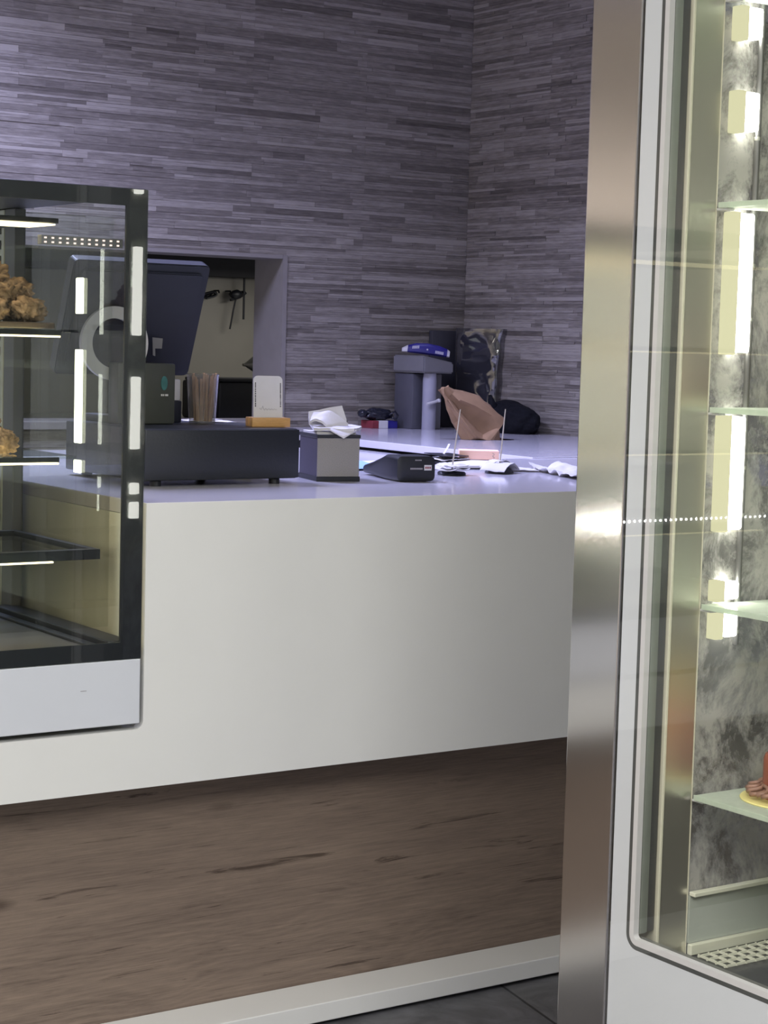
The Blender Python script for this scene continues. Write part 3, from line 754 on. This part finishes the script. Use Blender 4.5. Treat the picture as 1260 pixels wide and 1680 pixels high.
nap2([(-.004, .020, .119), (.090, -.004, .118), (.130, .055, .121), (.012, .10, .128)], 'white napkin with corner poking out to the right of holder', .008, 2, .007)
nap2([(-.003, .060, .130), (.088, .048, .134), (.082, .066, .166), (-.001, .072, .151)], 'upright folded white napkin at the back of the pile', .004, 3, .012)
nap2([(-.004, .050, .132), (.028, .020, .127), (.088, .035, .131), (.010, .068, .155)], 'crumpled white napkin bulging in the middle of pile', .009, 4, .006, bend, 14)
nap2([(.030, .000, .121), (.060, -.014, .103), (.098, .002, .121), (.050, .032, .130)], 'white napkin corner hanging over front rim of holder', .002, 5, .003)

# card terminal
ctm = thing('card_terminal', (2.650, .350, HC), 'black card payment terminal lying beside the napkin holder', 'card terminal', rz=math.radians(-13))
rings = []
def sect(y, h, w, xo, z0=0.):
    r = min(.012, h*.4); out = []
    for cx, cz, a0 in ((xo+w-r, z0+h-r, 0), (xo+r, z0+h-r, 90), (xo+r, z0+r, 180), (xo+w-r, z0+r, 270)): out += [(p[0], y, p[1]) for p in arc(cx, cz, r, a0, a0+90, 4)]
    return out
for y, h, w, xo, z0 in ((-.002, .050, .088, .006, .006), (0, .060, .098, .001, .002), (.03, .063, .1, 0, 0), (.085, .062, .1, 0, 0), (.13, .050, .094, .003, .001), (.20, .033, .086, .007, .003), (.255, .021, .080, .010, .004), (.258, .014, .070, .014, .007)): rings.append(sect(y, h, w, xo, z0))
MB().loft(rings).build('terminal_body', M['black'], ctm, smooth=math.radians(50))
lab(MB().box((.070, -.0028, .0285), (.0895, -.0021, .0415), .0003).build('sticker', M['paper'], ctm), 'white sticker with red lettering')
t_ = MB()
for i in range(4): t_.box((.0725+i*.0040, -.0031, .0325), (.0725+i*.0040+.0028, -.0028, .0375))
t_.build('sticker_lettering', M['red_pack'], ctm)
t_ = MB()
for i in range(9): t_.box((.034+i*.0036, -.0026, .0305), (.034+i*.0036+.0028, -.0021, .0345))
for i in range(5): t_.box((.046+i*.0035, -.0026, .0515), (.046+i*.0035+.0025, -.0021, .0545))
lab(t_.build('lettering', M['ink_l'], ctm), 'small grey lettering')
MB().box((.012, .11, .0505), (.088, .155, .0515)).build('screen', M['glass_dark'] if False else M['black_print'], ctm) if False else None

# receipt spikes
def spike(loc, lean, label, dome):
    r = thing('receipt_spike', loc, label, 'receipt spike')
    prof = [(.036, 0), (.037, .004), (.034, .008), (.01, .010), (0, .010)] if not dome else [(.038, 0), (.038, .003), (.030, .012), (.016, .020), (0, .022)]
    MB().lathe(prof, seg=32).build('spike_base', M['black'] if not dome else M['board'], r, smooth=S)
    MB().tube([(0, 0, .008), (lean*.5, 0, .09), (lean, 0, .168)], .0022, 8, .0013).build('spike_rod', M['spike'], r, smooth=S)
    return r
spike((2.945, .528, HC), .022, 'receipt spike with dark flat base behind the card terminal', False)
spike((3.118, .552, HC), .014, 'receipt spike with domed base and paper slips near crumpled tissue', True)
rr = random.Random(9)
def slip(c, zoff, L_, Wd, rot, label, m='paper', amp=.006, seed=1, tilt=0, fold=None, nm='paper_slip', cat='paper slip'):
    R = RZ(rot)@RX(tilt)
    pts = [Vector(c)+Vector((0, 0, zoff))+R@Vector((sx*L_/2, sy*Wd/2, 0)) for sx, sy in ((-1, -1), (1, -1), (1, 1), (-1, 1))]
    return tag(MB().sheet(pts, 12, 10, amp, 16, seed, .0012, fold).build(nm, M[m], smooth=math.radians(60), origin=tuple(pts[0])), label, cat)
slip((2.935, .510, HC), .012, .085, .06, .5, 'lowest paper slip on the spike behind the card terminal', 'paper', .010, 2)
slip((2.94, .52, HC), .022, .07, .06, -.1, 'grey curled paper slip on top of spike behind card terminal', 'paper', .012, 4)
droop = lambda q, u, v: q+Vector((0, 0, -.020*((u-.5)**2*4)))
slip((3.115, .545, HC), .026, .105, .07, .5, 'white slip draped over the domed spike base', 'paper', .006, 6, fold=droop)
slip((3.13, .57, HC), .031, .085, .06, -.25, 'upper white slip draped over the domed spike base', 'paper', .008, 7, fold=droop)
slip((3.215, .60, HC), .003, .10, .075, -.35, 'thin translucent tissue strip beside the domed spike base', 'tissue', .008, 8)

# crumpled tissue at right
ct_ = MB().sheet([(3.16, .30, HC+.002), (3.42, .27, HC+.002), (3.45, .60, HC+.002), (3.27, .62, HC+.002)], 30, 30, .030, 10, 12, .001)
tag(ct_.build('crumpled_tissue', M['tissue'], smooth=math.radians(25), origin=(3.3, .45, HC+.002)), 'crumpled white tissue on the counter beside the steel panel', 'tissue')

# papers, folder, notes
def flat(cs, z, m, nm, label, amp=.002, seed=1, cat='paper', th=.0012):
    c = [(p[0], p[1], z) for p in cs]
    return tag(MB().sheet(c, 12, 12, amp, 8, seed, th).build(nm, M[m], smooth=S, origin=c[0]), label, cat)
flat([(2.78, .64), (3.06, .70), (3.25, 1.03), (2.90, 1.04)], HC+.0005, 'lilac', 'paper_sheet', 'large pale sheet of paper behind the card terminal', .001, 3)
flat([(2.72, .70), (2.86, .72), (2.97, .98), (2.82, .99)], HC+.0045, 'bluepaper', 'blue_leaflet', 'blue leaflet between napkin holder and card terminal', .001, 4, 'leaflet')
flat([(3.08, .70), (3.20, .66), (3.42, .93), (3.26, 1.03)], HC+.0035, 'paper', 'note_pad', 'white note pad under the peach sticky notes', .001, 5, 'note pad', .006)
fd = thing('clip_folder', (3.185, .885, HC+.008), 'black folder with white papers sticking out behind the card terminal', 'folder', rz=.45)
MB().box((-.075, -.035, 0), (.085, .04, .004), .001).build('folder_cover', M['black'], fd, smooth=S)
MB().sheet([(-.08, -.04, .005), (.08, -.036, .005), (.08, .035, .008), (-.08, .035, .010)], 10, 8, .006, 9, 2).build('inner_papers', M['paper'], fd, smooth=S)
cv = MB().sheet([(-.07, -.030, .016), (.08, -.032, .012), (.08, .035, .016), (-.06, .035, .022)], 10, 8, .003, 9, 6, .002); cv.build('top_cover', M['black'], fd, smooth=S)
curlf = lambda q, u, v: q+Vector((0, 0, .035*u*u))
slip((3.19, .90, HC), .018, .07, .006, .5, 'narrow white paper strip curling up beside the black folder', 'paper', .001, 3, fold=curlf)
pn = thing('sticky_notes', (3.300, .880, HC+.0115), 'peach block of sticky notes on the white note pad', 'sticky notes', rz=math.radians(-34))
MB().box((-.056, 0, 0), (.056, .074, .025), .0008).build('note_block', M['peach'], pn)
t_ = MB(); t_.tube([(.040+.003*math.sin(i*1.4), -.0006, .004+i*.0020) for i in range(9)], .0006, 5)
lab(t_.build('handwriting', M['ink_l'], pn), 'grey handwritten scribble')

# paper bag
bg = thing('paper_bag', (4.12, 1.93, HR), 'crumpled brown paper bag leaning on the return counter', 'paper bag')
ax = [(Vector((4.150, 1.93, HR)), .080, .050), (Vector((4.128, 1.93, HR+.018)), .082, .052), (Vector((4.085, 1.93, HR+.055)), .079, .050), (Vector((4.030, 1.93, HR+.100)), .060, .040),
      (Vector((3.985, 1.93, HR+.135)), .037, .028), (Vector((3.958, 1.93, HR+.155)), .020, .016), (Vector((3.940, 1.93, HR+.172)), .017, .018), (Vector((3.935, 1.93, HR+.182)), .014, .018)]
rings = []
for i, (c_, hw, hd) in enumerate(ax):
    t = (ax[min(i+1, 7)][0]-ax[max(i-1, 0)][0]).normalized()
    wv = t.cross(Vector((0, 1, 0))).normalized()
    if i == 0: wv = Vector((1, 0, 0))
    R = []
    for k in range(40):
        a = 2*PI*k/40; ca, sa = math.cos(a), math.sin(a)
        cx = math.copysign(abs(ca)**.55, ca); cy = math.copysign(abs(sa)**.55, sa)
        pinch = 1-.75*math.exp(-((ca-.12)/.22)**2)*(1 if sa < 0 else .6)*min(1, i/2)     # gusset crease
        p = c_+wv*cx*hw+Vector((0, 1, 0))*cy*hd*pinch
        p += Vector((1, .6, .8))*.016*noise.fractal(p*30, 1., 2., 3)*min(1, i*.6)
        p.z = max(p.z, HR+.0005); R.append(p)
    rings.append(R)
MB().loft(rings).build('bag_body', M['kraft'], bg, smooth=math.radians(28), **W)

# black bag by the right wall
bb = thing('black_bag', (4.55, 2.34, HR), 'rounded black cloth bag with strap against the right wall', 'bag')
MB().blob((4.545, 2.345, HR+.045), (.085, .165, .075), 5, .09, 1.8, 4, zmin=HR).build('bag_body', M['black_soft'], bb, smooth=4, **W)
MB().tube([(4.50, 2.36, HR+.07), (4.478, 2.36, HR+.105), (4.472, 2.368, HR+.142)], .026, 12, .007).build('strap', M['black_soft'], bb, smooth=4, **W)

# drinks machine
mc = thing('drinks_machine', (4.35, 2.64, HR), 'grey counter drinks machine with pale column in the wall corner', 'drinks machine')
MB().box((4.286, 2.612, HR), (4.356, 2.735, HR+.212), .005).build('side_block', M['mach_d'], mc, smooth=S, **W)  # darker grey puts the shade on the left side into the colour
MB().box((4.3565, 2.600, HR), (4.416, 2.735, HR+.214), .006).build('right_block', M['mach'], mc, smooth=S, **W)
MB().prism([(4.279, HR+.217), (4.421, HR+.216), (4.421, HR+.258), (4.279, HR+.284)], 1, 2.532, 2.740, .006).build('head', M['mach'], mc, smooth=S, **W)
MB().lathe([(.027, 0), (.027, .19), (.025, .205), (.025, .2155)], (4.333, 2.566, HR), 28).build('column', M['column'], mc, smooth=S, **W)
lv = MB(); lv.tube([(4.300, 2.533, HR+.100), (4.330, 2.530, HR+.107), (4.352, 2.535, HR+.112)], .0055, 10); lv.lathe([(.0, -.008), (.008, -.005), (.009, 0), (.008, .005), (0, .008)], (4.356, 2.536, HR+.113), 16); lv.tube([(4.333, 2.532, HR+.107), (4.333, 2.55, HR+.107)], .005, 10)
lab(lv.build('tap_lever', M['paper'], mc, smooth=S, **W), 'shiny white tap lever')
tp = thing('tissue_pack', (4.362, 2.636, HR+.283), 'blue soft tissue pack with white ends on top of drinks machine', 'tissue pack')
tp.rotation_euler = (0, math.radians(6), math.radians(-33)); tp.scale = (.88, .9, .9)
def pk(xs):
    out = []
    for x, h, d in xs:
        out.append([(x, y*d, z*h+.004) for y, z in ((-.5, .15), (-.5, .75), (-.42, 1), (.42, 1), (.5, .75), (.5, .15), (.42, 0), (-.42, 0))])
    return out
MB().loft(pk([(-.085, .030, .09), (-.05, .043, .098), (0, .048, .1), (.05, .044, .098), (.088, .034, .09)])).build('blue_sleeve', M['blue_pack'], tp, smooth=S)
for e_ in ([(-.108, .016, .08), (-.0855, .030, .09)], [(.0885, .034, .09), (.100, .026, .085)]):
    lab(MB().loft(pk(e_)).build('white_end', M['paper'], tp, smooth=S), 'white end of the pack')
t_ = MB()
for x0, n_, z0 in ((-.066, 5, .022), (.036, 6, .014)):
    for i in range(n_): t_.box((x0+i*.0062, -.0510, z0+.001*i*(1 if x0 < 0 else -.4)), (x0+i*.0062+.0046, -.0490, z0+.012+.001*i*(1 if x0 < 0 else -.4)))
t_.lathe([(.004, 0), (.004, .002)], (.0, -.0492, .026), 14, rot=RX(PI/2))
lab(t_.build('lettering', M['lilac'], tp), 'small white lettering')
# wrapped boards in the corner
bd = thing('dark_board', (4.54, 2.76, HR), 'flat dark board leaning in the wall corner behind drinks machine', 'board')
MB().box((4.478, 2.748, HR), (4.598, 2.774, HR+.382), .004, rot=RX(math.radians(-1.5)), piv=(4.54, 2.772, HR)).build('board_panel', M['board'], bd, smooth=S, **W)
wbx = thing('wrapped_box', (4.600, 2.615, HR), 'tall dark box in clear plastic wrap standing in wall corner', 'wrapped box', rz=math.radians(-66))
MB().box((-.088, -.02, 0), (.088, .02, .378), .006).build('box_body', M['board'], wbx, smooth=S)
wr_ = MB(); nx, nz = 30, 40; rings = []
for j in range(nz+1):
    z = j/nz*.392+.001; R = []
    for k in range(60):
        a = 2*PI*k/60; ca, sa = math.cos(a), math.sin(a)
        hx = .098+(.022*(j/nz)**4 if ca > 0 else 0)
        p = Vector((math.copysign(abs(ca)**.35, ca)*hx, math.copysign(abs(sa)**.35, sa)*.029, z))
        p += Vector((ca, sa, 0))*.006*noise.fractal(Vector((p.x*18, p.y*18, z*14)), 1., 2., 4); R.append(p)
    rings.append(R)
wr_.loft(rings); lab(wr_.build('plastic_wrap', M['wrap'], wbx, smooth=math.radians(40)), 'crinkled clear plastic wrap')
# small pile left of the machine
bx = thing('small_carton', (4.19, 2.70, HR), 'small red white and dark blue carton on the back counter', 'carton')
MB().box((4.1370, 2.66, HR), (4.1670, 2.74, HR+.030), .002).build('red_end', M['red_pack'], bx, **W)
MB().box((4.1675, 2.66, HR), (4.2100, 2.74, HR+.030), .002).build('white_face', M['paper'], bx, **W)
MB().box((4.2105, 2.66, HR), (4.2540, 2.74, HR+.030), .002).build('blue_end', M['blue_pack'], bx, **W)
pg = thing('black_pouch', (4.2720, 2.70, HR+.0305), 'shiny black pouch lying on the small carton beside drinks machine', 'pouch')
pm = mat('black_vinyl', (34,36,46), .25, var=.1, scale=40)
MB().blob((4.1870, 2.70, HR+.052), (.062, .035, .024), 4, .25, 2.5, 3, zmin=HR+.031).build('pouch_body', pm, pg, smooth=4, **W)
MB().blob((4.1170, 2.70, HR+.056), (.018, .02, .016), 3, .2, 2.5, 5).build('pouch_knob', pm, pg, smooth=4, **W)
MB().tube([(4.2120, 2.66, HR+.052), (4.2370, 2.655, HR+.066), (4.2540, 2.66, HR+.050), (4.2420, 2.655, HR+.036), (4.2220, 2.655, HR+.042)], .004, 8).build('cord', pm, pg, smooth=4, **W)

# ------------------------------------------------------------------ kitchen things behind the hatch
kp = thing('kitchen_appliance', (4.05, 3.5, 1.16), 'low black appliance on the bench behind the hatch', 'appliance')
MB().box((3.872, 3.38, 1.16), (4.35, 3.70, 1.318), .012).build('appliance_body', M['black'], kp, smooth=S, **W)
MB().box((3.88, 3.375, 1.318), (4.34, 3.69, 1.330), .005).build('appliance_lid', M['black'], kp, smooth=S, **W)
fn = thing('metal_funnel', (4.04, 3.45, 1.3305), 'shiny metal funnel lying on the black kitchen appliance', 'funnel')
fn.rotation_euler = (0, math.radians(0), 0)
MB().lathe([(.006, 0), (.008, .012), (.052, .085), (.054, .088), (.050, .086), (.005, .012)], (4.003, 3.42, 1.388), 32, rot=RY(math.radians(90-3))).build('funnel_cone', M['alu'], fn, smooth=S, **W)
for i, (x, zl, lb_) in enumerate(((4.30, .09, 'black whisk bundle hanging leftmost on the kitchen wall'), (4.36, .16, 'dark long handled ladle hanging on the kitchen wall behind hatch'), (4.40, .12, 'dark kitchen tongs hanging rightmost on the kitchen wall'))):
    u = thing('kitchen_utensil', (x, 4.17, 1.70), lb_, 'utensil')
    MB().tube([(x, 4.203, 1.705), (x, 4.16, 1.705), (x, 4.155, 1.695)], .004, 8).build('hook', M['black'], u, smooth=S, **W)
    h_ = MB()
    if i == 0:
        for k in range(6):
            a = k*PI/6; h_.tube([(x-.03+.032*math.cos(a)*math.sin(t)-.03*t/PI*1.2, 4.15+.03*math.sin(a)*math.sin(t), 1.70-.01*t) for t in [j*PI/8 for j in range(9)]], .005, 6)
    elif i == 1:
        h_.tube([(x+.03, 4.15, 1.70), (x+.012, 4.15, 1.62), (x-.004, 4.15, 1.535)], .004, 8); h_.blob((x+.02, 4.14, 1.69), (.03, .02, .022), 3, .1, 2, 2)
    else:
        h_.tube([(x-.05, 4.14, 1.665), (x, 4.14, 1.68), (x+.03, 4.14, 1.70)], .006, 8); h_.tube([(x-.05, 4.15, 1.69), (x, 4.15, 1.70), (x+.03, 4.15, 1.705)], .006, 8); h_.tube([(x+.02, 4.14, 1.78), (x+.02, 4.14, 1.58)], .005, 8)
    h_.build('utensil_body', M['black'], u, smooth=S, **W)

# ------------------------------------------------------------------ camera (50.5 mm-wide phone tele view)
cam = bpy.data.cameras.new('camera'); co = bpy.data.objects.new('camera', cam); COL.objects.link(co)
r_ = Vector((0.82546159, -0.56380549, 0.0271391)); u_ = Vector((0.02732746, 0.08794088, 0.99575078)); f_ = Vector((0.56379639, 0.82121238, -0.08799919))
m4 = Matrix.Identity(4)
for i in range(3): m4[i][0] = r_[i]; m4[i][1] = u_[i]; m4[i][2] = -f_[i]
m4.translation = Vector((0, -3.45985, 1.5)); co.matrix_world = m4
cam.sensor_fit = 'VERTICAL'; cam.sensor_height = 36; cam.sensor_width = 27; cam.lens = 36*3172.06/1680; cam.clip_start = .05; cam.clip_end = 100
scene.camera = co

# ------------------------------------------------------------------ light
def area(name, loc, size, power, rgb, rot=(0, 0, 0), spread=180, sy=None):
    l = bpy.data.lights.new(name, 'AREA'); l.energy = power; l.color = rgb; l.size = size
    if sy: l.shape = 'RECTANGLE'; l.size_y = sy
    l.spread = math.radians(spread)
    o = bpy.data.objects.new(name, l); COL.objects.link(o); o.location = loc; o.rotation_euler = rot; return o
COOL = (.76, .79, 1.36)
area('cool_counter_light', (1.95, 1.7, 3.1), .6, 66, COOL, spread=140)
area('cool_hatch_light', (3.4, 1.2, 3.15), .5, 13, COOL, spread=95)
area('shop_light', (-.6, -1.9, 3.1), 1.2, 120, (1., .99, .975), sy=2.2)
area('shop_light_rear', (.8, -4.2, 3.1), 1.6, 150, (1., .99, .975), sy=1.6)
area('warm_left_light', (-1.2, 1.2, 3.1), 1.0, 135, (1., .93, .85), spread=130)
area('kitchen_light', (4.5, 3.45, 1.80), .4, 5.5, (1., .97, .92))
w = bpy.data.worlds.new('world'); scene.world = w; w.use_nodes = True
w.node_tree.nodes['Background'].inputs[0].default_value = (.93, .96, 1.0, 1); w.node_tree.nodes['Background'].inputs[1].default_value = .55

vs = scene.view_settings
scene.display_settings.display_device = 'sRGB'
vs.view_transform = 'Standard'; vs.look = 'None'; vs.exposure = 0.; vs.gamma = 1.; vs.use_curve_mapping = False
